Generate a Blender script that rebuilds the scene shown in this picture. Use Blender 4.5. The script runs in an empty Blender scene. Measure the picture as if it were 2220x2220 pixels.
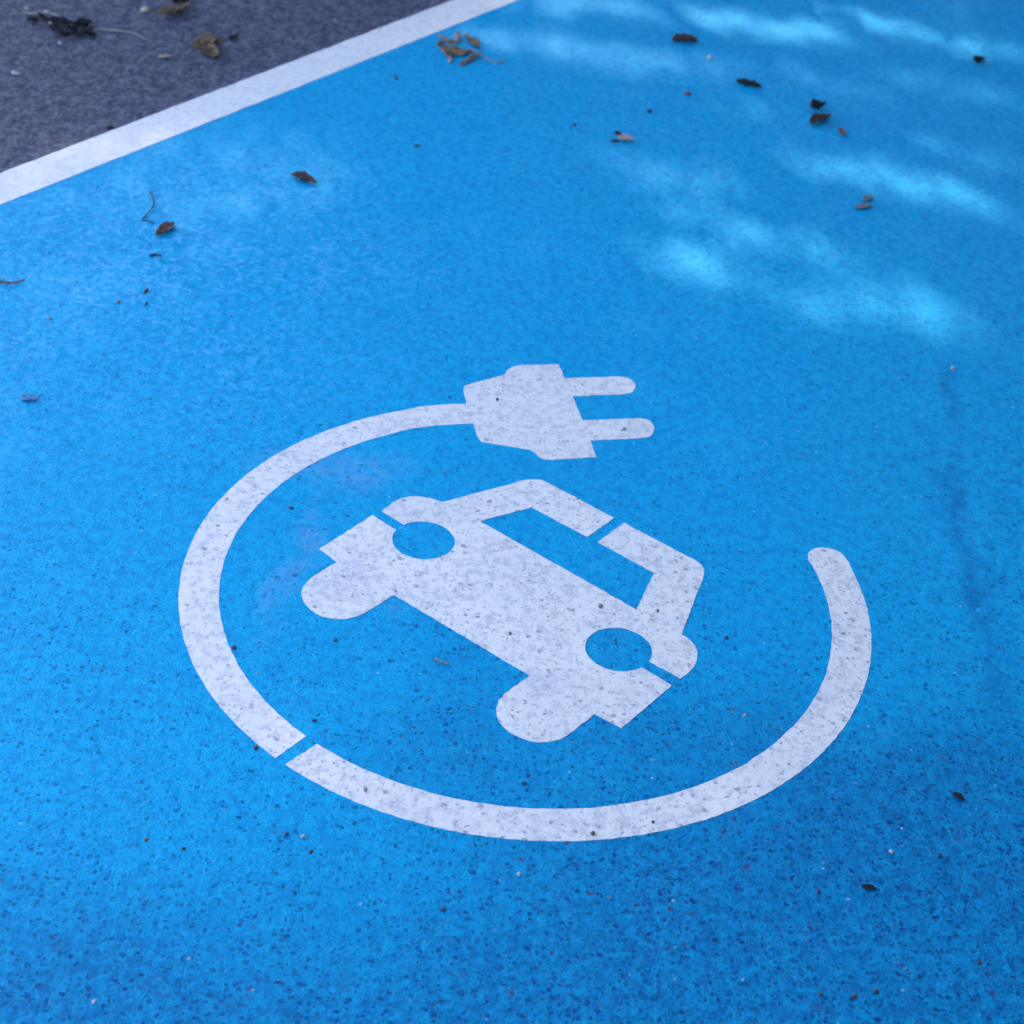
import bpy, bmesh, math, random
import numpy as np
from mathutils import Vector, Matrix, noise as mnoise
R = math.radians
sc = bpy.context.scene
COL = sc.collection

# ------------------------------------------------------------------ camera
TH, FPX, ROLL, H = R(36.0363), 4359.87, R(5.3336), 1.6     # pitch, focal (photo pixels), roll, eye height
cam = bpy.data.objects.new('camera', bpy.data.cameras.new('camera')); COL.objects.link(cam)
sc.camera = cam
cd = cam.data
cd.sensor_width = 36.0; cd.sensor_fit = 'HORIZONTAL'; cd.lens = FPX / 2220 * 36.0
cd.clip_start = 0.05; cd.clip_end = 600
right = Vector((1, 0, 0)); fwd = Vector((0, math.cos(TH), -math.sin(TH))); up = right.cross(fwd)
cx = math.cos(ROLL) * right + math.sin(ROLL) * up
cy = -math.sin(ROLL) * right + math.cos(ROLL) * up
m = Matrix((cx, cy, -fwd)).transposed().to_4x4(); m.translation = Vector((0, 0, H + .0043))      # eye height counted from the painted surface
cam.matrix_world = m
cd.dof.use_dof = True; cd.dof.focus_distance = 2.48; cd.dof.aperture_fstop = 7.0

# ------------------------------------------------------------------ world, sun, exposure
SUN_EL, SUN_AZ = R(35), R(101)            # azimuth counted from +X towards +Y
sun_dir = Vector((math.cos(SUN_EL) * math.cos(SUN_AZ), math.cos(SUN_EL) * math.sin(SUN_AZ), math.sin(SUN_EL)))
w = bpy.data.worlds.new("World"); sc.world = w; w.use_nodes = True
nt = w.node_tree; nt.nodes.clear()
sky = nt.nodes.new('ShaderNodeTexSky'); sky.sky_type = 'NISHITA'; sky.sun_disc = False
sky.sun_elevation = SUN_EL; sky.sun_rotation = R(90) - SUN_AZ
bg = nt.nodes.new('ShaderNodeBackground'); bg.inputs['Strength'].default_value = 0.15
out = nt.nodes.new('ShaderNodeOutputWorld')
nt.links.new(sky.outputs[0], bg.inputs[0]); nt.links.new(bg.outputs[0], out.inputs[0])
sun = bpy.data.objects.new('sun', bpy.data.lights.new('sun', 'SUN')); COL.objects.link(sun)
sun.data.energy = 2.0; sun.data.angle = R(0.55); sun.data.color = (1.0, 0.86, 0.74)
sun.rotation_euler = sun_dir.to_track_quat('Z', 'Y').to_euler()
sun.location = sun_dir * 30
vs = sc.view_settings
vs.view_transform = 'Standard'; vs.look = 'None'; vs.gamma = 1.0; vs.use_curve_mapping = False
vs.exposure = 2.12

# ------------------------------------------------------------------ helpers
def G(u, v):
    """point on the ground seen at (u, v) of the 2220 px photograph, in metres"""
    x, y = u - 1110, 1110 - v
    c, s = math.cos(ROLL), math.sin(ROLL)
    x, y = c * x - s * y, s * x + c * y
    d = math.sin(TH) * FPX - math.cos(TH) * y
    return Vector((x / d * H, (math.cos(TH) * FPX + math.sin(TH) * y) / d * H))

def tag(o, label=None, cat=None, group=None, kind=None):
    if label: o['label'] = label
    if cat: o['category'] = cat
    if group: o['group'] = group
    if kind: o['kind'] = kind
    return o

def link(name, me, mat, parent=None, smooth=False):
    o = bpy.data.objects.new(name, me); COL.objects.link(o)
    if mat: me.materials.append(mat)
    if parent: o.parent = parent
    if smooth: me.polygons.foreach_set('use_smooth', [True] * len(me.polygons))
    return o

def empty(name, loc):
    o = bpy.data.objects.new(name, None); COL.objects.link(o); o.location = loc
    o.empty_display_size = 0.05
    return o

class NT:
    """tiny node-tree writer"""
    def __init__(s, name):
        s.m = bpy.data.materials.new(name); s.m.use_nodes = True
        s.t = s.m.node_tree; s.n = s.t.nodes
        s.b = s.n['Principled BSDF']
        s.co = s.n.new('ShaderNodeTexCoord').outputs['Object']
    def put(s, sock, v):
        if isinstance(v, bpy.types.NodeSocket): s.t.links.new(v, sock)
        elif isinstance(v, (tuple, list)) and len(v) == 3 and sock.type == 'RGBA': sock.default_value = (*v, 1)
        else: sock.default_value = v
    def noise(s, scale, detail=3, rough=.55, w=0.0, vec=None, dist=0.0):
        n = s.n.new('ShaderNodeTexNoise'); n.noise_dimensions = '4D'
        s.put(n.inputs['Vector'], vec or s.co)
        n.inputs['Scale'].default_value = scale; n.inputs['Detail'].default_value = detail
        n.inputs['Roughness'].default_value = rough; n.inputs['W'].default_value = w
        n.inputs['Distortion'].default_value = dist
        return n.outputs['Fac']
    def voro(s, scale, feature='F1', rnd=1.0, vec=None):
        n = s.n.new('ShaderNodeTexVoronoi'); n.feature = feature
        n.voronoi_dimensions = '2D'
        s.put(n.inputs['Vector'], vec or s.co); n.inputs['Scale'].default_value = scale
        n.inputs['Randomness'].default_value = rnd
        return n
    def ramp(s, f, lo, hi, a=0.0, b=1.0, smooth=True):
        n = s.n.new('ShaderNodeMapRange'); n.interpolation_type = 'SMOOTHSTEP' if smooth else 'LINEAR'
        s.put(n.inputs['Value'], f)
        s.put(n.inputs['From Min'], lo); s.put(n.inputs['From Max'], hi)
        s.put(n.inputs['To Min'], a); s.put(n.inputs['To Max'], b)
        return n.outputs[0]
    def math(s, op, a, b=0.0, c=0.0):
        n = s.n.new('ShaderNodeMath'); n.operation = op
        s.put(n.inputs[0], a); s.put(n.inputs[1], b)
        if op == 'MULTIPLY_ADD': s.put(n.inputs[2], c)
        return n.outputs[0]
    def mix(s, f, a, b):
        n = s.n.new('ShaderNodeMix'); n.data_type = 'RGBA'
        s.put(n.inputs['Factor'], f); s.put(n.inputs[6], a); s.put(n.inputs[7], b)
        return n.outputs[2]
    def sep(s, col):
        n = s.n.new('ShaderNodeSeparateColor'); s.put(n.inputs[0], col); return n.outputs
    def warp(s, amt, scale):
        n = s.n.new('ShaderNodeTexNoise'); s.put(n.inputs['Vector'], s.co); n.inputs['Scale'].default_value = scale
        v = s.n.new('ShaderNodeVectorMath'); v.operation = 'MULTIPLY_ADD'
        s.put(v.inputs[0], n.outputs['Color']); v.inputs[1].default_value = (amt,) * 3; s.put(v.inputs[2], s.co)
        return v.outputs[0]
    def blob(s, c, a, b, ang, soft=0.5, wamp=.12, wsc=9):
        """1 inside a soft ellipse on the ground (centre, half axes, angle)"""
        mp = s.n.new('ShaderNodeMapping'); mp.vector_type = 'TEXTURE'
        s.put(mp.inputs['Vector'], s.warp(wamp, wsc))
        mp.inputs['Location'].default_value = (c[0] + wamp / 2, c[1] + wamp / 2, 0)
        mp.inputs['Rotation'].default_value = (0, 0, ang); mp.inputs['Scale'].default_value = (a, b, 1e3)
        l = s.n.new('ShaderNodeVectorMath'); l.operation = 'LENGTH'; s.put(l.inputs[0], mp.outputs[0])
        return s.ramp(l.outputs['Value'], 1.0, 1.0 - soft)
    def bump(s, hgt, strength, dist):
        n = s.n.new('ShaderNodeBump'); s.put(n.inputs['Height'], hgt)
        n.inputs['Strength'].default_value = strength; n.inputs['Distance'].default_value = dist
        if s.b.inputs['Normal'].is_linked: s.put(n.inputs['Normal'], s.b.inputs['Normal'].links[0].from_socket)
        s.put(s.b.inputs['Normal'], n.outputs[0])
    def done(s, col, rough=0.6, spec=0.5):
        s.put(s.b.inputs['Base Color'], col); s.put(s.b.inputs['Roughness'], rough)
        s.put(s.b.inputs['Specular IOR Level'], spec)
        return s.m

def pits(T, scale, thr, r0, r1, warp=0.004):
    """small round holes: one per Voronoi cell, only in the share thr of the cells; returns mask and the cell colour"""
    v = T.voro(scale, vec=T.warp(warp, 160))
    cell = T.sep(v.outputs['Color'])
    on = T.math('LESS_THAN', cell[0], thr)
    rad = T.math('MULTIPLY_ADD', cell[1], r1 - r0, r0)
    inside = T.ramp(v.outputs['Distance'], rad, T.math('MULTIPLY', rad, 0.45))
    return T.math('MULTIPLY', on, inside), cell

# wear and painted shade both grow towards the camera and right
def wear_shade(T):
    sp = T.n.new('ShaderNodeSeparateXYZ'); T.put(sp.inputs[0], T.co)
    g = T.math('MULTIPLY_ADD', sp.outputs[0], 0.35, T.math('MULTIPLY', sp.outputs[1], -1.0))
    g = T.math('ADD', g, T.ramp(T.noise(1.7, 2), 0.3, 0.7, -0.25, 0.25))
    return T.ramp(g, -2.35, -1.35)                       # 0 far, 1 near

# ------------------------------------------------------------------ materials
def mat_blue():
    T = NT('blue_paint')
    w_ = wear_shade(T)
    col = T.mix(T.ramp(T.noise(2.3, 3, w=2), .3, .7), (0.0, 0.385, 0.67), (0.0, 0.41, 0.70))
    mott = T.noise(85, 4, .68, w=5)
    col = T.mix(T.ramp(mott, .36, .60, 0.6, 0.0), col, (0.0, 0.235, 0.52))
    col = T.mix(T.ramp(T.noise(230, 2, .6, w=31), .52, .36, 0, .42), col, (0.0, 0.17, 0.44))
    col = T.mix(T.math('MULTIPLY', T.ramp(T.noise(75, 5, .75, w=12), .36, .64, .35, .95), T.ramp(w_, .25, 1.1, 0, 1)), col, (0.0, 0.13, 0.33))  # painted shade: blue darkened towards the near right, like corner falloff
    far = T.blob((-0.75, 2.72), 0.85, 0.62, R(20), .75)   # sky sheen painted as a paler blue by the white line
    far = T.math('MAXIMUM', far, T.math('MULTIPLY', T.blob((.45, 3.4), .75, .9, 0, .7), .2))  # painted light: blue paled around the upper right sun patches
    dust_sheen = T.math('MULTIPLY', T.ramp(T.noise(95, 3, .6, w=9), .48, .66),
                  T.ramp(T.noise(4, 3, w=3), .35, .65, .3, .8))
    col = T.mix(T.math('MULTIPLY_ADD', T.math('MULTIPLY', dust_sheen, far), 1.0, T.math('MULTIPLY', dust_sheen, .06)), col, (0.125, 0.47, 0.84))
    # grey scuffs left by tyres across the ring and the car
    scuff = T.math('MAXIMUM', T.blob(G(735, 1010), .15, .07, R(-8), .9), T.blob(G(650, 1200), .035, .22, R(-6), .9))
    scuff = T.math('MAXIMUM', scuff, T.math('MULTIPLY', T.blob(G(840, 1300), .03, .05, 0, .9), .6))
    scm = T.math('MULTIPLY', scuff, T.ramp(T.noise(55, 4, .7, w=1), .38, .60, .05, .55))
    col = T.mix(scm, col, (0.15, 0.36, 0.62))
    # darker tyre track on the right
    trk = T.math('MULTIPLY', T.blob(G(2085, 1180), .035, .42, R(8), .9), T.ramp(T.noise(60, 3, w=8), .35, .65, .25, .8))
    col = T.mix(T.math('MULTIPLY', trk, .5), col, (0.0, 0.09, 0.33))
    seam = None
    for a, b in (((2045, 760), (2075, 960)), ((2070, 940), (2080, 1200)), ((2080, 1190), (2150, 1390)), ((2145, 1380), (2175, 1600))):
        A_, B_ = G(*a), G(*b); d_ = B_ - A_; q = T.blob((A_ + B_) / 2, d_.length * .62, .022, math.atan2(d_.y, d_.x), .95, .035, 25)
        seam = q if seam is None else T.math('MAXIMUM', seam, q)
    seam = T.math('MULTIPLY', seam, T.ramp(T.noise(60, 4, .7, w=21), .35, .62, .25, 1.0))
    col = T.mix(T.math('MULTIPLY', seam, .46), col, (0.0, 0.09, 0.27))
    # open pores, more and larger where the coating is worn
    p1, c1 = pits(T, 80, T.ramp(w_, 0, 1, .04, .40, False), .12, .34, .012)
    p2, c2 = pits(T, 128, T.ramp(w_, 0, 1, .18, .78, False), .2, .55, .006)
    p1 = T.math('MULTIPLY', p1, T.ramp(c1[2], 0, 1, .35, 1.0)); p2 = T.math('MULTIPLY', p2, T.ramp(c2[2], 0, 1, .3, 1.2))
    crack = T.math('MULTIPLY', T.ramp(T.noise(130, 5, .74, w=4), .43, .33), T.ramp(w_, 0, 1, .2, .9, False))
    p = T.math('MAXIMUM', T.math('MAXIMUM', p1, T.math('MULTIPLY', p2, .6)), T.math('MULTIPLY', crack, .8))
    pc = T.mix(T.ramp(c1[2], .94, .98), (0.003, 0.05, 0.19), (0.06, 0.07, 0.17))
    col = T.mix(T.math('MULTIPLY', p, T.ramp(w_, 0, 1, .65, 1.0, False)), col, pc)
    # stray pale and reddish grains ground into the paint
    p3, c3 = pits(T, 42, .07, .05, .11)
    col = T.mix(T.math('MULTIPLY', p3, .6), col, T.mix(T.math('GREATER_THAN', c3[2], .5), (.42, .50, .72), (.30, .14, .16)))
    T.bump(T.math('ADD', T.noise(260, 3, .6, w=6), T.math('MULTIPLY', T.noise(70, 2, w=7), .8)), .8, .0020)
    T.bump(T.math('SUBTRACT', 1.0, p), .6, .0012)
    return T.done(col, T.ramp(mott, .3, .7, .58, .48), .065)

def mat_white(name, clean=False):
    T = NT(name)
    w_ = wear_shade(T)
    col = T.mix(T.ramp(T.noise(9, 3, w=2), .3, .7), (.81, .745, .725), (.87, .79, .765))
    col = T.mix(T.ramp(T.noise(100, 4, .68, w=5), .56, .36, 0, .45 if clean else .75), col, (.53, .50, .54))
    if not clean:
        p1, c1 = pits(T, 75, T.ramp(w_, 0, 1, .06, .30, False), .12, .34, .012)
        p2, c2 = pits(T, 150, .22, .18, .45, .008)
        p4, c4 = pits(T, 34, .09, .06, .12)
        p = T.math('MAXIMUM', T.math('MULTIPLY', p1, .62), T.math('MULTIPLY', p2, .42))
        p = T.math('MAXIMUM', p, T.math('MULTIPLY', p4, .75))
        col = T.mix(p, col, T.mix(c1[2], (.12, .11, .17), (.24, .20, .24)))
        for uv, a, b, k in (((640, 985), .05, .025, .5), ((870, 1110), .035, .03, .4), ((760, 1250), .06, .09, .45),
                            ((1180, 1490), .07, .05, .4), ((1060, 1780), .22, .04, .35)):
            sm = T.math('MULTIPLY', T.blob(G(*uv), a, b, 0, .8), T.ramp(T.noise(60, 3, w=uv[0]), .35, .7, 0, k))
            col = T.mix(sm, col, (.40, .40, .52))
    else:
        p1, c1 = pits(T, 40, .16, .05, .13)
        col = T.mix(T.math('MULTIPLY', p1, .4), col, (.30, .30, .42))
        p = p1
    T.bump(T.math('ADD', T.noise(240, 3, .6, w=6), T.math('MULTIPLY', T.noise(70, 2, w=7), .8)), .5, .0014)
    T.bump(T.math('SUBTRACT', 1.0, p), .4, .001)
    return T.done(col, .62, .35)

def mat_asphalt():
    T = NT('asphalt')
    v = T.voro(95, vec=T.warp(.006, 120)); cell = T.sep(v.outputs['Color'])
    col = T.mix(cell[0], (.070, .071, .106), (.128, .128, .178))
    col = T.mix(T.ramp(T.noise(36, 6, .8, w=3), .56, .40, .0, .95), col, (.030, .036, .078))
    col = T.mix(T.ramp(T.noise(48, 5, .78, w=13), .53, .64, .0, .85), col, (.165, .17, .25))
    col = T.mix(T.math('MULTIPLY', T.math('GREATER_THAN', cell[1], .92), T.ramp(v.outputs['Distance'], .4, .15, 0, .55)), col, (.21, .20, .23))
    p, c = pits(T, 70, .2, .12, .3)
    col = T.mix(T.math('MULTIPLY', p, .75), col, (.012, .013, .03))
    T.bump(T.math('ADD', T.math('SUBTRACT', 1, v.outputs['Distance']), T.noise(240, 3, w=3)), .7, .0022)
    T.bump(T.math('SUBTRACT', 1.0, p), .7, .002)
    return T.done(col, .72, .2)

def mat_organic(name, a, b, rough=.65, spec=.3, scale=120, tips=None):
    T = NT(name)
    col = T.mix(T.ramp(T.noise(scale, 4, .65, w=1), .35, .65), a, b)
    if tips: col = T.mix(T.ramp(T.noise(scale * .45, 2, w=4), .52, .68, 0, .8), col, tips)
    T.bump(T.noise(scale * 3, 3, w=2), .5, .0008)
    return T.done(col, rough, spec)

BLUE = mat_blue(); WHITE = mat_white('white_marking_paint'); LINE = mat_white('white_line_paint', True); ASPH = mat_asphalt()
M = dict(
    darkred=mat_organic('dark_red_brown', (.045, .018, .02), (.11, .045, .045), tips=(.14, .07, .07)),
    brown=mat_organic('dry_brown', (.13, .078, .045), (.25, .165, .10), tips=(.075, .045, .03)),
    redbrown=mat_organic('reddish_brown', (.13, .055, .045), (.21, .11, .09), tips=(.26, .17, .15)),
    black=mat_organic('blackened_leaf', (.010, .010, .016), (.028, .024, .028)),
    bluegrey=mat_organic('blue_grey_scrap', (.08, .22, .44), (.14, .30, .52)),
    tan=mat_organic('pale_tan', (.36, .27, .22), (.50, .40, .34)),
    greytan=mat_organic('grey_tan', (.20, .17, .18), (.34, .29, .29)),
    pale=mat_organic('pale_stone', (.33, .36, .45), (.46, .47, .54)),
    slate=mat_organic('slate_stem', (.018, .04, .10), (.045, .075, .15)),
    bark=mat_organic('bark', (.09, .07, .055), (.17, .14, .11), scale=14),
    leaf=mat_organic('tree_leaf', (.045, .085, .022), (.075, .12, .035), scale=3, rough=.5),
)

# ------------------------------------------------------------------ the ground, the bay, the line
def sheet(name, pts, z, mat, parent=None, h=0.0, label=None):
    """flat outline lying on the ground; h gives it a real thickness (a side wall down to z)"""
    bm = bmesh.new()
    vs_ = [bm.verts.new((x, y, z + h)) for x, y in pts]
    f = bm.faces.new(vs_); f.normal_update()
    if f.normal.z < 0: f.normal_flip()
    if h:
        lo = [bm.verts.new((x, y, z)) for x, y in pts]
        n = len(pts)
        for i in range(n): bm.faces.new((vs_[i], vs_[(i + 1) % n], lo[(i + 1) % n], lo[i]))
    bmesh.ops.triangulate(bm, faces=[f])
    bmesh.ops.recalc_face_normals(bm, faces=bm.faces)
    if max(bm.faces, key=lambda q: q.calc_area()).normal.z < 0: bmesh.ops.reverse_faces(bm, faces=bm.faces)
    me = bpy.data.meshes.new(name); bm.to_mesh(me); bm.free()
    return link(name, me, mat, parent)

tag(sheet('ground', [(-250, -250), (250, -250), (250, 250), (-250, 250)], 0, ASPH), kind='structure',
    label='dark blue-grey asphalt of the lane beyond the white line')
A0, A1 = G(0, 409.5), G(1053, 0)
ld = (A1 - A0).normalized(); ln = Vector((ld.y, -ld.x))         # along the line, and towards the bay
def edge(u0, v0, u1, v1, x):                                    # signed offset of an edge of the line at station x
    a, b = G(u0, v0), G(u1, v1); t0 = (a - A0).dot(ld); t1 = (b - A0).dot(ld)
    o0 = (a - A0).dot(ln); o1 = (b - A0).dot(ln)
    return o0 + (o1 - o0) * (x - t0) / (t1 - t0)
o_out = (edge(0, 375, 985, 0, 0) + edge(0, 375, 985, 0, 1.2)) / 2
o_in = (edge(0, 444, 1123, 0, 0) + edge(0, 444, 1123, 0, 1.2)) / 2
def P(s, o): q = A0 + ld * s + ln * o; return (q.x, q.y)
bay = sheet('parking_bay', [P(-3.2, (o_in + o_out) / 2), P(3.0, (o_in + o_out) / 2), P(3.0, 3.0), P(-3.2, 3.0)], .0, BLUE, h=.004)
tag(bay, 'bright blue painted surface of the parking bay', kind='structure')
wob = lambda s, k: (mnoise.noise(Vector((s * 22, k, 0))) * 1.0 + mnoise.noise(Vector((s * 70, k, 3))) * .6) * .0021
st = [(-3.2 + i * .012) for i in range(int(6.2 / .012) + 1)]
outer_e = [(s, edge(0, 375, 985, 0, s) if -.1 < s < 1.5 else o_out) for s in st]
line = [P(s, o_out + wob(s, 1)) for s in st] + [P(s, o_in + wob(s, 9) * .7) for s in reversed(st)]
tag(sheet('white_line', line, .0, LINE, h=.0050), 'straight white painted line dividing the blue bay from dark asphalt', kind='structure')

# ------------------------------------------------------------------ the charging symbol
sym = empty('charging_symbol', (0.0, 2.05, 0))
tag(sym, 'white painted electric car charging symbol, car ringed by a plug cable, on the blue bay', 'road marking')
def rough_outline(pts, step=.006, amp=.0008):
    out_ = []
    n = len(pts)
    for i in range(n):
        a, b = Vector(pts[i]), Vector(pts[(i + 1) % n]); L = (b - a).length
        k = max(1, int(L / step))
        for j in range(k):
            q = a + (b - a) * j / k
            w1 = mnoise.noise(Vector((q.x * 120, q.y * 120, 1))); w2 = mnoise.noise(Vector((q.x * 120, q.y * 120, 7)))
            out_.append((q.x + w1 * amp * 1.4, q.y + w2 * amp * 1.4))
    return out_
def mark(name, pts, h, parent=sym):
    o = sheet(name, rough_outline(pts), .002, WHITE, h=h)
    o.parent = parent
    o.matrix_parent_inverse = Matrix.Translation(-Vector(sym.location)) if parent is sym else Matrix.Identity(4)
    return o
def px(l): return [tuple(G(u, v)) for u, v in l]
def spline(pts, sub=4):
    """Catmull-Rom through an open run of points"""
    o = []
    for i in range(len(pts) - 1):
        p0 = Vector(pts[max(i - 1, 0)]); p1 = Vector(pts[i]); p2 = Vector(pts[i + 1]); p3 = Vector(pts[min(i + 2, len(pts) - 1)])
        for j in range(sub):
            t = j / sub
            o.append(tuple(.5 * ((2 * p1) + (p2 - p0) * t + (2 * p0 - 5 * p1 + 4 * p2 - p3) * t * t + (3 * p1 - p0 - 3 * p2 + p3) * t ** 3)))
    o.append(tuple(pts[-1]))
    return o

# headlights: true circles, left open towards the outside by the stencil gaps
HL = (Vector((-0.07052770, 1.32363)) * H, .0259 * H * 1.0)
HR = (Vector((0.0926045, 1.206777)) * H, .0263 * H * 1.0)
def long_arc(c, a, b, ccw, n=40):
    C, r = c; a, b = Vector(a) - C, Vector(b) - C
    t0, t1 = math.atan2(a.y, a.x), math.atan2(b.y, b.x)
    if ccw and t1 < t0: t1 += 2 * math.pi
    if not ccw and t1 > t0: t1 -= 2 * math.pi
    return [(C.x + r * math.cos(t0 + (t1 - t0) * i / n), C.y + r * math.sin(t0 + (t1 - t0) * i / n)) for i in range(n + 1)]
car = []
car += px([(808, 1117), (693, 1190), (730, 1219)])
car += spline(px([(730, 1219), (678, 1251), (659, 1272), (654, 1292), (663, 1311), (684, 1329), (709, 1339), (743, 1342), (772, 1337), (796, 1326), (850, 1292)]))[1:]
car += px([(857, 1291), (1149, 1465)])
car += spline(px([(1149, 1465), (1092, 1506), (1079, 1525), (1076, 1546), (1086, 1569), (1109, 1590), (1140, 1604), (1171, 1609), (1203, 1606), (1230, 1594), (1289, 1548)]))[1:]
car += px([(1347, 1579), (1457, 1486), (1394, 1449)])
car += long_arc(HR, G(1394, 1449), G(1410, 1435), False)
car += px([(1410, 1435), (1475, 1471)])
car += spline(px([(1475, 1471), (1496, 1456), (1509, 1436), (1512, 1414), (1504, 1397), (1490, 1383), (1477, 1376)]))[1:]
car += px([(1523, 1256)])
car += spline(px([(1523, 1256), (1527, 1240), (1522, 1227), (1508, 1215)]))[1:]
car += px([(1353, 1134), (1296, 1175), (1418, 1242), (1380, 1322), (1040, 1130), (1153, 1100), (1274, 1164), (1331, 1123), (1190, 1048)])
car += spline(px([(1190, 1048), (1173, 1041), (1155, 1039), (1134, 1041), (1110, 1049)]))[1:]
car += px([(958, 1089)])
car += spline(px([(958, 1089), (934, 1081), (908, 1077), (883, 1078), (860, 1085), (828, 1108)]))[1:]
car += px([(875, 1137)])
car += long_arc(HL, G(875, 1137), G(858, 1149), False)
mark('car_pictogram', car, .0027)

# cable: true ring, cut by the stencil bridge, ending in a rounded end at the right
C, RO, RI = Vector((0.0182664, 1.26802)) * H, .27620 * H, .24490 * H
def ang(u, v): q = G(u, v) - C; return math.atan2(q.y, q.x)
def arc(r, a, b, n=90): return [(C.x + r * math.cos(a + (b - a) * i / n), C.y + r * math.sin(a + (b - a) * i / n)) for i in range(n + 1)]
def up2(a, ref):
    while a < ref: a += 2 * math.pi
    return a
a_o, a_i = ang(858, 893), ang(858, 937)              # where ring turns into the lead to the plug
b_o, b_i = up2(ang(599, 1642), a_o), up2(ang(663, 1596), a_i)
mark('cable_stripe', arc(RO, a_o, b_o) + list(reversed(arc(RI, a_i, b_i))) + spline(px([(858, 936), (910, 927), (960, 921), (1029, 918)]))[1:] +
     list(reversed(spline(px([(858, 893), (910, 882), (960, 877), (1014, 875)]))[1:])), .0024)
c_o, c_i = up2(ang(620, 1656), 0), up2(ang(687, 1613), 0)
d_o, d_i = up2(ang(1851, 1240), c_o), up2(ang(1757, 1222), c_i)
mark('cable_stripe', arc(RO, c_o, d_o) + spline([(C.x + RO * math.cos(d_o), C.y + RO * math.sin(d_o))] + px([(1836, 1213), (1822, 1198), (1800, 1189), (1780, 1187), (1762, 1191), (1752, 1200), (1753, 1211), (1757, 1222)]))[1:-1] +
     list(reversed(arc(RI, c_i, d_i))), .0024)
# plug: body and two pins
body = px([(1012, 876)]) + px([(1004, 846)]) + spline(px([(1004, 846), (1005, 839), (1014, 834)]))[1:] + px([(1094, 813)]) + \
    spline(px([(1094, 813), (1101, 803), (1111, 796), (1126, 792)]))[1:] + px([(1211, 790), (1224, 821), (1241, 859), (1263, 912), (1279, 955), (1293, 991), (1200, 997)]) + \
    spline(px([(1200, 997), (1184, 996), (1170, 991), (1160, 982), (1150, 975)]))[1:] + px([(1054, 960)]) + \
    spline(px([(1054, 960), (1044, 957), (1037, 948), (1033, 938)]))[1:] + px([(1025, 915)])
plug = mark('plug_pictogram', body, .0028)
prong = lambda l: mark('prong', l, .0025, plug)
p_ = prong(px([(1222, 820)]) + spline(px([(1340, 816), (1356, 818), (1370, 825), (1377, 834), (1375, 845), (1366, 852), (1350, 855)])) + px([(1240, 859)]))
p_ = prong(px([(1261, 911)]) + spline(px([(1385, 907), (1402, 909), (1414, 918), (1418, 930), (1413, 942), (1402, 948), (1385, 950)])) + px([(1277, 955)]))

# ------------------------------------------------------------------ fallen leaves, twigs, grit
rng = random.Random(7)
Z0 = .004
def wpt(u, v, z=0.0):
    g = G(u, v); return Vector((g.x, g.y, z))

def blade_mesh(name, L, W, curl, fold, seed, lobes=0.0, nu=16, nv=7, tipw=.15, thick=.0008):
    """a leaf blade along +X: tapering, folded along its rib, curled, with an uneven rim and real thickness"""
    r = random.Random(seed); ph = [r.uniform(0, 6.28) for _ in range(4)]
    bm = bmesh.new(); rows = []
    for i in range(nu + 1):
        t = i / nu
        prof = max(0.0, math.sin(math.pi * (t * .94 + .03))) ** .75 * (1 - .35 * (t - .5))
        row = []
        for j in range(nv + 1):
            s = j / nv * 2 - 1
            rim = 1 + lobes * (.55 * math.sin(t * 17 + ph[0] + (s > 0) * 2) + .45 * math.sin(t * 31 + ph[1] + (s > 0)))
            y = s * W / 2 * prof * rim
            x = (t - .5) * L + lobes * L * .06 * math.sin(s * 5 + ph[2])
            z = abs(s) ** 1.5 * fold * W * prof + curl * L * (2 * t - 1) ** 2 + .06 * W * math.sin(t * 9 + s * 4 + ph[3]) + .05 * W * math.sin(t * 21 - s * 7 + ph[0])
            row.append(bm.verts.new((x, y, z)))
        rows.append(row)
    for i in range(nu):
        for j in range(nv):
            bm.faces.new((rows[i][j], rows[i + 1][j], rows[i + 1][j + 1], rows[i][j + 1]))
    zmin = min(v.co.z for v in bm.verts)
    for v in bm.verts: v.co.z -= zmin
    bmesh.ops.recalc_face_normals(bm, faces=bm.faces)
    bmesh.ops.solidify(bm, geom=list(bm.faces), thickness=thick)
    zmin = min(v.co.z for v in bm.verts)
    for v in bm.verts: v.co.z -= zmin
    me = bpy.data.meshes.new(name); bm.to_mesh(me); bm.free()
    return me

def tube_mesh(name, pts, radii, n=7):
    bm = bmesh.new(); rings = []
    for i, p in enumerate(pts):
        a = Vector(pts[max(i - 1, 0)]); b = Vector(pts[min(i + 1, len(pts) - 1)])
        t = (b - a).normalized(); s = t.cross(Vector((0, 0, 1)))
        if s.length < .1: s = t.cross(Vector((1, 0, 0)))
        s.normalize(); q = s.cross(t)
        rings.append([bm.verts.new(Vector(p) + (s * math.cos(k / n * 2 * math.pi) + q * math.sin(k / n * 2 * math.pi)) * radii[i]) for k in range(n)])
    for i in range(len(pts) - 1):
        for k in range(n): bm.faces.new((rings[i][k], rings[i][(k + 1) % n], rings[i + 1][(k + 1) % n], rings[i + 1][k]))
    bm.faces.new(rings[0]); bm.faces.new(rings[-1])
    bmesh.ops.recalc_face_normals(bm, faces=bm.faces)
    me = bpy.data.meshes.new(name); bm.to_mesh(me); bm.free()
    return me

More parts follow.
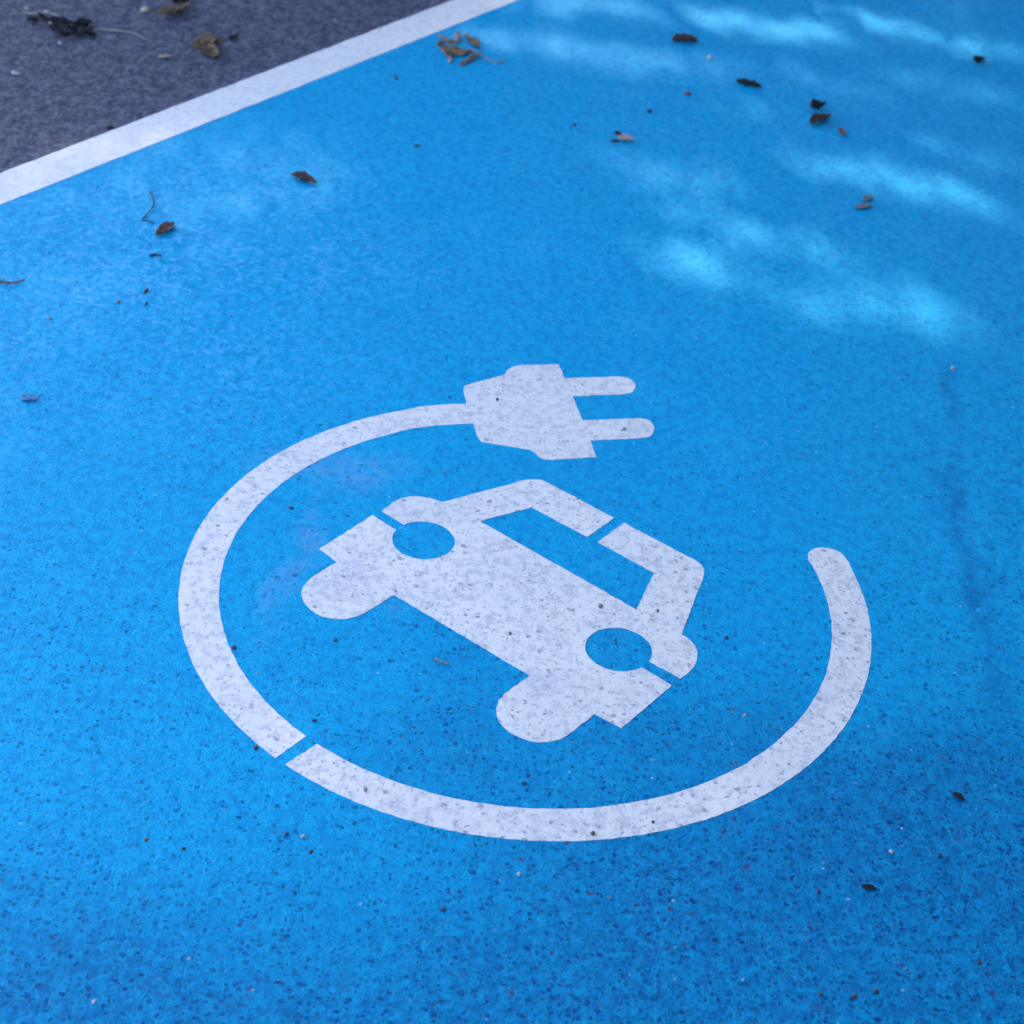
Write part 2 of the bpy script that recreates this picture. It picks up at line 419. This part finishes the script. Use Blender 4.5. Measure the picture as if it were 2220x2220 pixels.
def pebble_mesh(name, a, b, c, seed, rough=.35, sub=3):
    bm = bmesh.new(); bmesh.ops.create_icosphere(bm, subdivisions=sub, radius=1)
    for v in bm.verts:
        n_ = mnoise.noise(v.co * 1.3 + Vector((seed * 3.1, 0, 0))) + .5 * mnoise.noise(v.co * 3.1 + Vector((0, seed, 0)))
        v.co *= 1 + rough * n_
        v.co.x *= a; v.co.y *= b; v.co.z *= c
    zmin = min(v.co.z for v in bm.verts)
    for v in bm.verts: v.co.z -= zmin + c * .15
    me = bpy.data.meshes.new(name); bm.to_mesh(me); bm.free()
    return me

def leaf(u0, v0, u1, v1, wpx, mat, label, name='fallen_leaf', cat='leaf', z=Z0, curl=.12, fold=.25, lobes=.12, seed=1, group='fallen leaves', roll_=0.0, stem=None):
    """leaf lying from pixel 0 to pixel 1 (stem end first); wpx = breadth seen in photo pixels"""
    a, b = G(u0, v0), G(u1, v1); c = (a + b) / 2; d = b - a; L = d.length
    dist = math.hypot(c.y, H); W = wpx * dist / FPX * 1.55
    me = blade_mesh(name, L, W, curl, fold, seed, lobes)
    if stem:
        o = empty(name, (c.x, c.y, z)); bl = link('blade', me, M[mat], o, True)
        pts = [Vector((G(*q[:2]).x - c.x, G(*q[:2]).y - c.y, q[2])) for q in stem]
        sp_ = [Vector(q) for q in spline([tuple(p) for p in pts], 4)]
        # the empty is not rotated: turn the blade instead
        bl.rotation_euler = (roll_, 0, math.atan2(d.y, d.x))
        link('stem', tube_mesh('stem', sp_, [.0014 - .0007 * i / len(sp_) for i in range(len(sp_))]), M['greytan'], o, True)
    else:
        o = link(name, me, M[mat], None, True); o.location = (c.x, c.y, z)
        o.rotation_euler = (roll_, 0, math.atan2(d.y, d.x))
    return tag(o, label, cat, group)

def twig(pts, rad, mat, label, name='twig', z=Z0, group='twigs'):
    c = G(*pts[0][:2])
    P3 = [(G(p[0], p[1]).x - c.x, G(p[0], p[1]).y - c.y, (p[2] if len(p) > 2 else 0) + rad) for p in pts]
    sp_ = [tuple(Vector(q)) for q in spline([Vector(q) for q in P3], 4)]
    n = len(sp_); o = link(name, tube_mesh(name, sp_, [rad * (1 - .45 * i / n) * (1 + .15 * math.sin(i * 2.3)) for i in range(n)]), M[mat], None, True)
    o.location = (c.x, c.y, z)
    return tag(o, label, 'twig', group)

def grit(u, v, wpx, hpx, mat, label, name='grit_grain', cat='grit', z=Z0, seed=None, group='grit grains', rot=0.0, tall=.42, rough=.6):
    g = G(u, v); dist = math.hypot(g.y, H)
    a = wpx / 2 * dist / FPX * .74; se = H / dist
    b = max(hpx / 2 * dist / FPX / (se + .25), a * .5)
    o = link(name, pebble_mesh(name, a, b, min(a, b) * tall, seed if seed is not None else u * .37, rough), M[mat], None, True)
    o.location = (g.x, g.y, z); o.rotation_euler = (0, 0, rot)
    return tag(o, label, cat, group)

# --- on the dark asphalt (top left)
def black_clump():
    o = empty('withered_leaf_cluster', tuple(wpt(130, 60)))
    tag(o, 'blackened withered leaf cluster on the asphalt near the top left corner', 'leaf cluster')
    r = random.Random(3); c = wpt(130, 60)
    for k, (u, v, l, a_) in enumerate(((72, 44, 24, .3), (92, 42, 26, 2.7), (122, 46, 32, .5), (112, 62, 30, 2.4), (133, 74, 34, -.5),
                                   (148, 56, 34, .2), (168, 74, 28, -1.1), (182, 50, 30, .4), (190, 72, 32, -.4), (160, 64, 34, 1.9), (146, 78, 22, .1), (176, 60, 34, .9))):
        g = wpt(u, v); me = blade_mesh('leaflet', l * 1.1e-3, l * .62e-3, .22, .5, k + 20, .22, 10, 5)
        q = link('leaflet', me, M['black'], o, True); q.location = g - c + Vector((0, 0, r.uniform(0, .006)))
        q.rotation_euler = (r.uniform(-.5, .5), r.uniform(-.35, .35), a_)
    s1 = [(50, 24, .002), (72, 31, .006), (100, 32, .010), (130, 44, .012)]
    pts = [tuple(wpt(u, v, z) - c) for u, v, z in s1]
    link('stalk', tube_mesh('stalk', [Vector(p) for p in spline([Vector(p) for p in pts])], [.0022] * 13), M['greytan'], o, True)
    for u, v, s in ((58, 25, 4.5), (101, 33, 5), (110, 57, 4), (143, 62, 2.5)):
        b = link('bud', pebble_mesh('bud', s * 1e-3, s * .8e-3, s * .7e-3, u), M['tan'], o, True)
        b.location = wpt(u, v, .008) - c
black_clump()
twig([(216, 63), (240, 66, .003), (262, 67, .002), (292, 71), (318, 84)], .0024, 'greytan', 'thin beaded tan twig right of the blackened leaf cluster', z=0)
grit(130, 90, 9, 8, 'pale', 'pale grain just below the blackened leaf cluster', z=0)
grit(315, 22, 28, 10, 'tan', 'pale oval pebble on asphalt between two dead leaves', 'pebble', 'pebble', z=0, rot=.5, tall=.8, rough=.15, group='pebbles')
grit(33, 156, 26, 9, 'pale', 'long white chip on asphalt near the left edge', 'stone_chip', 'stone chip', z=0, rot=.1, group='pebbles')
leaf(345, 38, 412, 17, 20, 'brown', 'tan curled dead leaf on asphalt beside the pale pebble', z=0, curl=.15, fold=.45, lobes=.2, seed=5)
leaf(374, 3, 408, -2, 20, 'black', 'black dead leaf cut by the top edge of the picture', z=0, curl=.1, fold=.5, seed=8)
leaf(344, 122, 374, 122, 9, 'tan', 'small narrow tan leaf on asphalt', z=0, curl=.14, fold=.4, seed=9)
def curled_brown():
    c = wpt(457, 112); o = empty('fallen_leaf', tuple(c))
    tag(o, 'crumpled brown leaf on asphalt nearest the white line', 'leaf', 'fallen leaves')
    for k, (u, v, l, w_, a_, rx) in enumerate(((452, 105, 62, 42, .45, .3), (468, 101, 44, 34, 1.3, -.35), (462, 118, 38, 26, -.7, .4))):
        q = link('lobe', blade_mesh('lobe', l * .95e-3, w_ * .95e-3, .2, .45, 60 + k, .2, 14, 7), M['brown'], o, True)
        q.location = wpt(u, v, .004) - c; q.rotation_euler = (rx, .15 * (k - 1), a_)
curled_brown()
grit(238, 272, 20, 9, 'black', 'small dark crumb on asphalt touching the white line', 'leaf_crumb', 'leaf crumb', z=0, rot=.4, group='leaf crumbs')
leaf(495, 84, 518, 73, 8, 'black', 'small dark leaf scrap on asphalt right of the crumpled brown leaf', name='leaf_scrap', cat='leaf scrap', z=0, seed=12)
for u, v, s, l in ((103, 206, 6, 'faint pale speck of grit in the middle of the asphalt'), (206, 101, 5, 'tiny pale grit speck right below the beaded twig'),
                   (728, 40, 7, 'pale grit speck on asphalt near the top of the white line'), (122, 244, 6, 'pale grit speck on asphalt above the white line, left')):
    grit(u, v, s * 1.3, s, 'greytan', l, z=0)

# --- the big leaf with its stalk on the blue
def big_leaf():
    c = wpt(1000, 108, Z0); o = empty('fallen_leaf', tuple(c))
    tag(o, 'large crumpled brown leaf with a long pale stem, on blue beside the white line', 'leaf', 'fallen leaves')
    def at(u, v, z): return wpt(u, v, Z0 + z) - c
    def ribbon(nm, left, right_, mat, z0, z1, bulge, seed):
        # a curled lobe: lofted between two rims traced on the ground, lifted and rippled
        A = spline([at(*q, 0) for q in left], 5); B = spline([at(*q, 0) for q in right_], 5)
        n = min(len(A), len(B)); bm = bmesh.new(); rows = []
        for i in range(n):
            t = i / (n - 1); a, b = Vector(A[i]), Vector(B[i]); row = []
            for j in range(7):
                s = j / 6; p = a.lerp(b, s)
                p.z = z0 + (z1 - z0) * t + bulge * math.sin(s * math.pi) + .0016 * math.sin(t * 11 + s * 5 + seed) + .001 * math.sin(t * 23 - s * 9)
                row.append(bm.verts.new(p))
            rows.append(row)
        for i in range(n - 1):
            for j in range(6): bm.faces.new((rows[i][j], rows[i + 1][j], rows[i + 1][j + 1], rows[i][j + 1]))
        bmesh.ops.recalc_face_normals(bm, faces=bm.faces)
        bmesh.ops.solidify(bm, geom=list(bm.faces), thickness=.0009)
        me = bpy.data.meshes.new(nm); bm.to_mesh(me); bm.free()
        return link(nm, me, M[mat], o, True)
    ribbon('blade', [(946, 104), (970, 103), (992, 106), (1022, 116)], [(966, 124), (985, 124), (1005, 123), (1020, 117)], 'brown', .007, .003, .004, 1)
    ribbon('lobe', [(944, 105), (957, 100), (975, 98), (990, 99)], [(949, 110), (962, 105), (976, 103), (988, 104)], 'brown', .010, .009, .003, 4)
    ribbon('lobe', [(950, 108), (960, 118), (970, 129), (974, 138)], [(956, 107), (969, 117), (978, 126), (982, 137)], 'greytan', .008, .001, .001, 2)
    ribbon('lobe', [(1005, 78), (1012, 88), (1018, 97), (1034, 107)], [(1014, 76), (1021, 86), (1037, 92), (1041, 104)], 'brown', .006, .006, -.004, 3)
    ribbon('lobe', [(994, 140), (1008, 132), (1022, 123), (1034, 121)], [(1002, 145), (1016, 138), (1030, 130), (1038, 124)], 'brown', .001, .005, .004, 6)
    ribbon('lobe', [(986, 78), (984, 84), (986, 90), (990, 95)], [(999, 77), (1000, 84), (998, 90), (995, 96)], 'greytan', .005, .002, .003, 5)
    ribbon('lobe', [(950, 77), (958, 79), (968, 83), (978, 87)], [(952, 85), (960, 88), (968, 90), (976, 91)], 'greytan', .003, .002, .002, 7)
    sp_ = [Vector(q) for q in spline([at(1016, 108, .004), at(1035, 117, .003), at(1052, 125, .0015), at(1070, 136, .001), at(1082, 137, .001), at(1093, 133, .0025)])]
    link('stem', tube_mesh('stem', sp_, [.0024 - .001 * math.sin(i / len(sp_) * 3.1) for i in range(len(sp_))]), M['greytan'], o, True)
big_leaf()

# --- smaller pieces on the blue
leaf(632, 383, 686, 401, 16, 'darkred', 'dark red-brown pod-shaped leaf below the middle of the white line', curl=.05, fold=.5, lobes=.03, seed=15)
leaf(378, 489, 338, 514, 17, 'redbrown', 'reddish brown oval leaf beside the bent twig', curl=.05, fold=.4, lobes=.03, seed=16)
twig([(325, 417), (332, 432, .003), (334, 448, .004), (325, 462, .003), (307, 478)], .0017, 'slate', 'thin bent grey twig on blue above the oval leaf')
twig([(309, 478), (322, 480), (336, 486)], .0012, 'slate', 'short grey stalk lying from the foot of the bent twig')
twig([(326, 556), (337, 555, .001), (351, 557)], .0020, 'black', 'short black twig below the reddish oval leaf')
twig([(-22, 612), (5, 614, .001), (30, 616, .001), (53, 611, .002)], .0022, 'redbrown', 'reddish twig entering at the left edge of the picture')
leaf(42, 866, 86, 866, 15, 'bluegrey', 'pale half-moon leaf scrap on blue near the left edge', name='leaf_scrap', cat='leaf scrap', curl=.05, fold=.2, lobes=.2, seed=18)
leaf(1456, 90, 1512, 92, 17, 'darkred', 'dark oval leaf highest on the right half of the blue', curl=.05, fold=.5, lobes=.03, seed=19)
leaf(1595, 180, 1650, 191, 13, 'black', 'narrow black leaf right of the oval one in the dappled shade', curl=.06, fold=.5, lobes=.2, seed=21)
leaf(1756, 240, 1788, 232, 16, 'black', 'small black leaf just above the longer brown one', curl=.2, fold=.6, lobes=.2, seed=22)
leaf(1755, 273, 1800, 256, 18, 'darkred', 'brown leaf standing close below the small black one', curl=.06, fold=.45, lobes=.05, seed=23)
leaf(1821, 279, 1828, 297, 8, 'redbrown', 'tiny upright red-brown leaf right of the paired leaves', curl=.05, fold=.4, lobes=.03, seed=24)
leaf(1872, 438, 1890, 427, 9, 'greytan', 'small grey-tan scrap, upper of two near the bright streak', name='leaf_scrap', cat='leaf scrap', curl=.1, fold=.4, seed=25)
leaf(1853, 454, 1890, 447, 10, 'greytan', 'longer grey-tan scrap, lower of two near the bright streak', name='leaf_scrap', cat='leaf scrap', curl=.05, fold=.3, seed=26)
def two_tone():
    c = wpt(1350, 302, Z0); o = empty('fallen_leaf', tuple(c))
    tag(o, 'two-tone split leaf, half pale and half black, on blue at the upper middle', 'leaf', 'fallen leaves')
    for k, (u, v, l, w_, a_, mt) in enumerate(((1356, 305, 36, 20, -.15, 'tan'), (1340, 294, 22, 12, -1.0, 'black'), (1333, 309, 22, 8, .1, 'black'))):
        q = link('lobe', blade_mesh('lobe', l * .85e-3 * 1.05, w_ * .95e-3, .1, .3, 80 + k, .1, 12, 6), M[mt], o, True)
        q.location = wpt(u, v, Z0 + .001) - c; q.rotation_euler = (.1, 0, a_)
two_tone()
leaf(2110, 138, 2133, 133, 14, 'black', 'dark scrap lying alone near the upper right edge', name='leaf_scrap', cat='leaf scrap', curl=.2, fold=.5, seed=27)
twig([(943, 1430), (955, 1438, .001), (974, 1441)], .0016, 'greytan', 'tiny tan twig inside the ring left of the car pictogram')
leaf(2064, 1723, 2090, 1736, 10, 'black', 'small black pod outside the ring near the right edge', name='leaf_scrap', cat='leaf scrap', curl=.03, fold=.5, lobes=.03, seed=30)
leaf(1868, 1923, 1900, 1929, 9, 'black', 'narrow black scrap on blue at lower right', name='leaf_scrap', cat='leaf scrap', curl=.03, fold=.4, lobes=.05, seed=31)

ZS = .0047
for u, v, a, b, mt, z, l in (
    (317, 632, 13, 12, 'darkred', Z0, 'dark reddish grain below the short black twig'),
    (257, 655, 10, 9, 'redbrown', Z0, 'rusty grain left of the dark reddish grain'),
    (317, 659, 9, 8, 'slate', Z0, 'slate grain just below the dark reddish grain'),
    (109, 692, 8, 8, 'redbrown', Z0, 'lone rusty grain between left edge twig and half-moon scrap'),
    (2066, 799, 11, 10, 'tan', Z0, 'tan grain on blue at right, below the dappled light'),
    (858, 170, 10, 10, 'slate', Z0, 'dark grain on blue left of the large stemmed leaf'),
    (1245, 271, 10, 9, 'slate', Z0, 'dark grain left above the two-tone leaf'),
    (1408, 242, 12, 11, 'slate', Z0, 'dark grain right above the two-tone leaf'),
    (1538, 127, 12, 11, 'pale', Z0, 'white grain between the two dark leaves at upper right'),
    (1491, 205, 20, 8, 'redbrown', Z0, 'flat reddish crumb below the narrow black leaf'),
    (903, 317, 18, 7, 'slate', Z0, 'flat dark crumb on blue right of the pod-shaped leaf'),
    (657, 1814, 10, 10, 'tan', Z0, 'tan grain below the ring, by a dark red one'),
    (674, 1847, 11, 10, 'darkred', Z0, 'dark red grain under the tan grain below the ring'),
    (622, 1808, 11, 10, 'slate', Z0, 'slate grain left of the tan grain below the ring'),
    (398, 1840, 12, 8, 'darkred', Z0, 'dark crumb on blue at lower left'),
    (316, 1821, 11, 10, 'redbrown', Z0, 'rusty grain at lower left, left of the dark crumb'),
    (204, 2172, 11, 11, 'pale', Z0, 'white grain at the bottom left corner'),
    (1125, 1895, 11, 11, 'pale', Z0, 'pale grain just below the lowest part of the ring'),
    (1301, 1315, 13, 12, 'greytan', ZS, 'grey grain on the white car body under the window'),
    (1425, 1325, 9, 9, 'greytan', ZS, 'small grey grain on the right roof pillar of the car'),
    (1105, 1374, 9, 9, 'greytan', ZS, 'small grey grain low on the middle of the car body'),
    (507, 1404, 12, 12, 'slate', Z0, 'dark grain hugging the inner left edge of the ring'),
    (1285, 1808, 11, 11, 'redbrown', ZS, 'brown grain on the lowest white part of the ring'),
    (1416, 1783, 9, 8, 'slate', ZS, 'slate grain on the ring right of its lowest point'),
    (792, 1713, 11, 11, 'greytan', ZS, 'grey grain on the ring right of the stencil gap'),
    (1078, 867, 8, 8, 'slate', ZS, 'dark grain on the white plug body'),
    (1353, 931, 9, 9, 'greytan', ZS, 'grey grain on the lower plug prong'),
    (1574, 1383, 11, 11, 'slate', Z0, 'dark grain between the car and the right arm of the ring'),
    (1932, 1847, 11, 10, 'pale', Z0, 'pale grain at lower right above the narrow black scrap'),
    (2037, 1855, 13, 12, 'slate', Z0, 'dark grain below the small black pod at right'),
    (2123, 2088, 11, 9, 'darkred', Z0, 'dark red grain in the lower right corner'),
    (1852, 2160, 12, 11, 'darkred', Z0, 'dark red grain by the bottom edge, middle of three'),
    (1899, 2150, 14, 11, 'darkred', Z0, 'dark red grain by the bottom edge, right of three'),
    (1779, 2157, 11, 9, 'darkred', Z0, 'dark red grain by the bottom edge, left of three'),
    (1774, 1934, 12, 12, 'slate', Z0, 'dark grain left of the narrow black scrap at lower right'),
    (1615, 1551, 9, 9, 'tan', Z0, 'pale tan grain inside the ring below the car bumper'),
    (727, 1388, 11, 10, 'slate', Z0, 'dark grain inside the ring under the left wheel of the car'),
    (681, 1562, 13, 9, 'slate', Z0, 'dark grain inside the ring above the stencil gap'),
    (554, 1622, 12, 11, 'darkred', Z0, 'dark red grain outside the ring left of the stencil gap'),
    (631, 1102, 14, 6, 'darkred', Z0, 'flat dark red crumb inside the ring left of the car'),
    (1135, 1699, 13, 10, 'slate', Z0, 'dark grain inside the ring near its lowest point'),
    (962, 1971, 14, 10, 'slate', Z0, 'dark grain on blue below the ring, bottom middle'),
):
    grit(u, v, a, b, mt, l, z=z, name='leaf_crumb' if 'crumb' in l else 'grit_grain', cat='leaf crumb' if 'crumb' in l else 'grit',
         group='leaf crumbs' if 'crumb' in l else 'grit grains')

# ------------------------------------------------------------------ the tree whose crown dapples the bay
# openings of the crown, given by the patch of ground each one lets the sun reach: centre, half axes, share of light
def opening(u0, v0, u1, v1, half, k):
    a, b = G(u0, v0), G(u1, v1); c = (a + b) / 2
    d = (b - a) / 2
    hgt = (G(c_u := (u0 + u1) / 2, (v0 + v1) / 2 - half) - G(c_u, (v0 + v1) / 2 + half)).length / 2
    n = Vector((-d.y, d.x)).normalized()
    return (c, d / d.length_squared, n / hgt, k)
OP = [
    opening(1040, 0, 1540, 26, 26, .55), opening(1280, 6, 1900, 92, 30, .85), opening(1640, 4, 2300, 134, 30, .66),
    opening(1980, 6, 2300, 62, 16, .26), opening(960, 62, 1600, 166, 34, .48), opening(1480, 124, 1980, 224, 28, .30),
    opening(1860, 150, 2260, 232, 22, .26), opening(1480, 215, 1800, 275, 22, .12),
    opening(1680, 332, 2320, 482, 42, .80), opening(1880, 296, 2260, 372, 26, .30),
    opening(1290, 345, 1650, 420, 40, .42), opening(1330, 425, 1960, 600, 40, .42),
    opening(1380, 540, 1660, 618, 46, .76), opening(1600, 610, 1900, 700, 44, .46),
    opening(1800, 612, 2140, 722, 62, .66), opening(1300, 690, 1700, 740, 20, .10),
    opening(40, 480, 800, 340, 150, .20), opening(-60, 640, 460, 640, 130, .13), opening(-100, 330, 300, 330, 90, .16),
    
]

def lightmap(X, Y):
    S = np.full(X.shape, .02)
    # the crown thins out towards the left of the bay
    S = S + .012 / (1 + np.exp((X - .50 + .17 * (Y - 2.2)) / .12)) * np.clip(1.25 - .75 * np.abs(Y - 2.45), .2, 1)
    for c, a, b, k in OP:
        q = ((X - c.x) * a.x + (Y - c.y) * a.y) ** 2 + ((X - c.x) * b.x + (Y - c.y) * b.y) ** 2
        S = np.maximum(S, .74 * k ** .75 * np.clip(1.3 - q ** .8, 0, 1))
    return S
nr = np.random.default_rng(11)
focus = Vector((0.1, 2.7, 0))
N = 1000000
zc = nr.uniform(3.0, 4.4, N)
I = np.arange(N)                                        # evenly spread twigs: a quasi-random fill of the crown
q0, q1, q2 = [(0.5 + I * k) % 1.0 for k in (0.8191725134, 0.6710436067, 0.5497004779)]
gx = focus.x + (q0 * 2 - 1) * 2.9; gy = focus.y + (q1 * 2 - 1) * 2.9
rr = np.hypot(gx - focus.x, gy - focus.y) / 2.9
inner = (np.abs(gx - focus.x) < 1.9) & (np.abs(gy - focus.y) < 1.9)
S = lightmap(gx, gy)
wavy = .5 + .5 * np.sin(gx * 5.1 + 1.3 * np.sin(gy * 3.3)) * np.sin(gy * 4.7 + 1.1 * np.sin(gx * 2.9))
S = np.where(inner, S, np.maximum(S, .05 + .5 * wavy ** 3))
LA = .00036                                             # mean shadow area of one leaf
area = 5.8 ** 2
dens = -np.log(np.clip(S, .022, .97)) / LA / (N / area)
dens *= np.clip((2.9 - rr * 2.9) / .5, 0, 1) ** .5
keep = (q2 < dens) & (rr < 1)
print('leaf density max', dens.max(), 'leaves', keep.sum())
gx, gy, zc = gx[keep], gy[keep], zc[keep]; n = len(gx)
t = zc / sun_dir.z
cxs = np.stack([gx + t * sun_dir.x, gy + t * sun_dir.y, zc], 1)
ax = nr.normal(size=(n, 3)); ax /= np.linalg.norm(ax, axis=1)[:, None]
bx = np.cross(ax, nr.normal(size=(n, 3))); bx /= np.linalg.norm(bx, axis=1)[:, None]
s1 = nr.uniform(.017, .024, n)[:, None]; s2 = s1 * .55
V = np.empty((n, 4, 3), np.float32)
V[:, 0] = cxs - ax * s1; V[:, 1] = cxs + bx * s2; V[:, 2] = cxs + ax * s1; V[:, 3] = cxs - bx * s2
crown_c = Vector((focus.x + 3.7 / sun_dir.z * sun_dir.x, focus.y + 3.7 / sun_dir.z * sun_dir.y, 3.7))
base = Vector((crown_c.x - .5, crown_c.y + 1.1, 0))
tree = empty('tree', tuple(base))
tag(tree, 'leafy tree standing beyond the bay whose crown dapples the blue paint', 'tree')
V -= np.array(base, np.float32)
me = bpy.data.meshes.new('crown')
me.vertices.add(n * 4); me.vertices.foreach_set('co', V.reshape(-1))
me.loops.add(n * 4); me.loops.foreach_set('vertex_index', np.arange(n * 4, dtype=np.int32))
me.polygons.add(n); me.polygons.foreach_set('loop_start', np.arange(0, n * 4, 4, dtype=np.int32))
me.polygons.foreach_set('loop_total', np.full(n, 4, np.int32))
me.update(); me.validate()
link('crown', me, M['leaf'], tree)
def limb(name, pts, r0, r1, parent):
    sp_ = [Vector(p) for p in spline([Vector(p) for p in pts], 5)]
    k = len(sp_)
    return link(name, tube_mesh(name, sp_, [r0 + (r1 - r0) * i / k for i in range(k)], 12), M['bark'], parent, True)
limb('trunk', [(0, 0, -.1), (.05, -.05, 1.2), (.12, -.1, 2.0), (.2, -.2, 2.8)], .20, .13, tree)
top = Vector((.2, -.2, 2.8)); cc = crown_c - base
for dx, dy, dz in ((-2.0, .4, .3), (2.1, -.2, .3), (-.6, 1.6, .4), (-1.9, -1.4, .1), (1.8, 1.4, .4)):
    e = cc + Vector((dx, dy, dz))
    limb('branch', [top, top.lerp(e, .5) + Vector((0, 0, .25)), e], .028, .008, tree)

# added unseen hedges along the far long side and the far end of the bay: they keep sky light off its right-hand and far parts
def make_added_hedge(h0, h1, height, half, k, label, stems):
    added_hedge = empty('added_hedge', ((h0.x + h1.x) / 2, (h0.y + h1.y) / 2, 0))
    tag(added_hedge, label, 'added_hedge', 'added sky-blocking hedges')
    nrm = Vector((h1.y - h0.y, h1.x - h0.x)).normalized(); nrm.x *= -1
    ha = nr.uniform(0, 1, k); hb = nr.normal(0, half * .6, k).clip(-half, half)
    hz = height * nr.uniform(.03, 1, k) + .05 * np.sin(ha * 60) * nr.uniform(0, 1, k)
    cc2 = np.stack([h0.x + (h1.x - h0.x) * ha + nrm.x * hb, h0.y + (h1.y - h0.y) * ha + nrm.y * hb, hz], 1) - np.array(added_hedge.location)
    ax = nr.normal(size=(k, 3)); ax /= np.linalg.norm(ax, axis=1)[:, None]
    bx = np.cross(ax, nr.normal(size=(k, 3))); bx /= np.linalg.norm(bx, axis=1)[:, None]
    V = np.empty((k, 4, 3), np.float32)
    V[:, 0] = cc2 - ax * .037; V[:, 1] = cc2 + bx * .02; V[:, 2] = cc2 + ax * .037; V[:, 3] = cc2 - bx * .02
    me = bpy.data.meshes.new('foliage'); me.from_pydata(V.reshape(-1, 3).tolist(), [], [(4 * i, 4 * i + 1, 4 * i + 2, 4 * i + 3) for i in range(k)])
    link('foliage', me, M['leaf'], added_hedge)
    for q_ in range(stems):
        b = h0.lerp(h1, (q_ + .5) / stems) - Vector(added_hedge.location).xy
        limb('stem', [(b.x, b.y, -.05), (b.x + .03, b.y - .02, height * .35), (b.x - .02, b.y + .03, height * .75)], .025, .010, added_hedge)
make_added_hedge(Vector(P(-2.6, 2.95)), Vector(P(2.9, 2.95)), 2.05, .34, 70000, 'added unseen greenery blocking sky light along the long right-hand side of the blue bay', 11)
make_added_hedge(Vector((-3.0, 7.5)), Vector((6.4, 6.6)), 2.0, .4, 80000, 'added unseen greenery blocking sky light across the far end beyond the bay', 12)

# an added, unseen tree to the right of the bay: more of the sky kept off the far right corner
side = empty('tree', (3.1, 4.6, 0))
tag(side, 'added unseen tree blocking sky light at the right of the bay', 'tree')
k = 60000
dv = nr.normal(size=(k, 3)); dv /= np.linalg.norm(dv, axis=1)[:, None]
rad_ = (.4 + .6 * nr.uniform(0, 1, k) ** .5) * (1 + .12 * np.sin(dv[:, 0] * 7 + dv[:, 2] * 5) + .09 * np.sin(dv[:, 1] * 11 + 2))
cc2 = dv * rad_[:, None] * np.array([2.15, 2.4, 1.2]) + np.array([-.6, .1, 3.4])
ax = nr.normal(size=(k, 3)); ax /= np.linalg.norm(ax, axis=1)[:, None]
bx = np.cross(ax, nr.normal(size=(k, 3))); bx /= np.linalg.norm(bx, axis=1)[:, None]
V = np.empty((k, 4, 3), np.float32)
V[:, 0] = cc2 - ax * .06; V[:, 1] = cc2 + bx * .032; V[:, 2] = cc2 + ax * .06; V[:, 3] = cc2 - bx * .032
me = bpy.data.meshes.new('crown'); me.from_pydata(V.reshape(-1, 3).tolist(), [], [(4 * i, 4 * i + 1, 4 * i + 2, 4 * i + 3) for i in range(k)])
link('crown', me, M['leaf'], side)
limb('trunk', [(0, 0, -.1), (.05, .03, 1.0), (-.02, .06, 2.0), (-.15, 0, 3.2)], .17, .08, side)
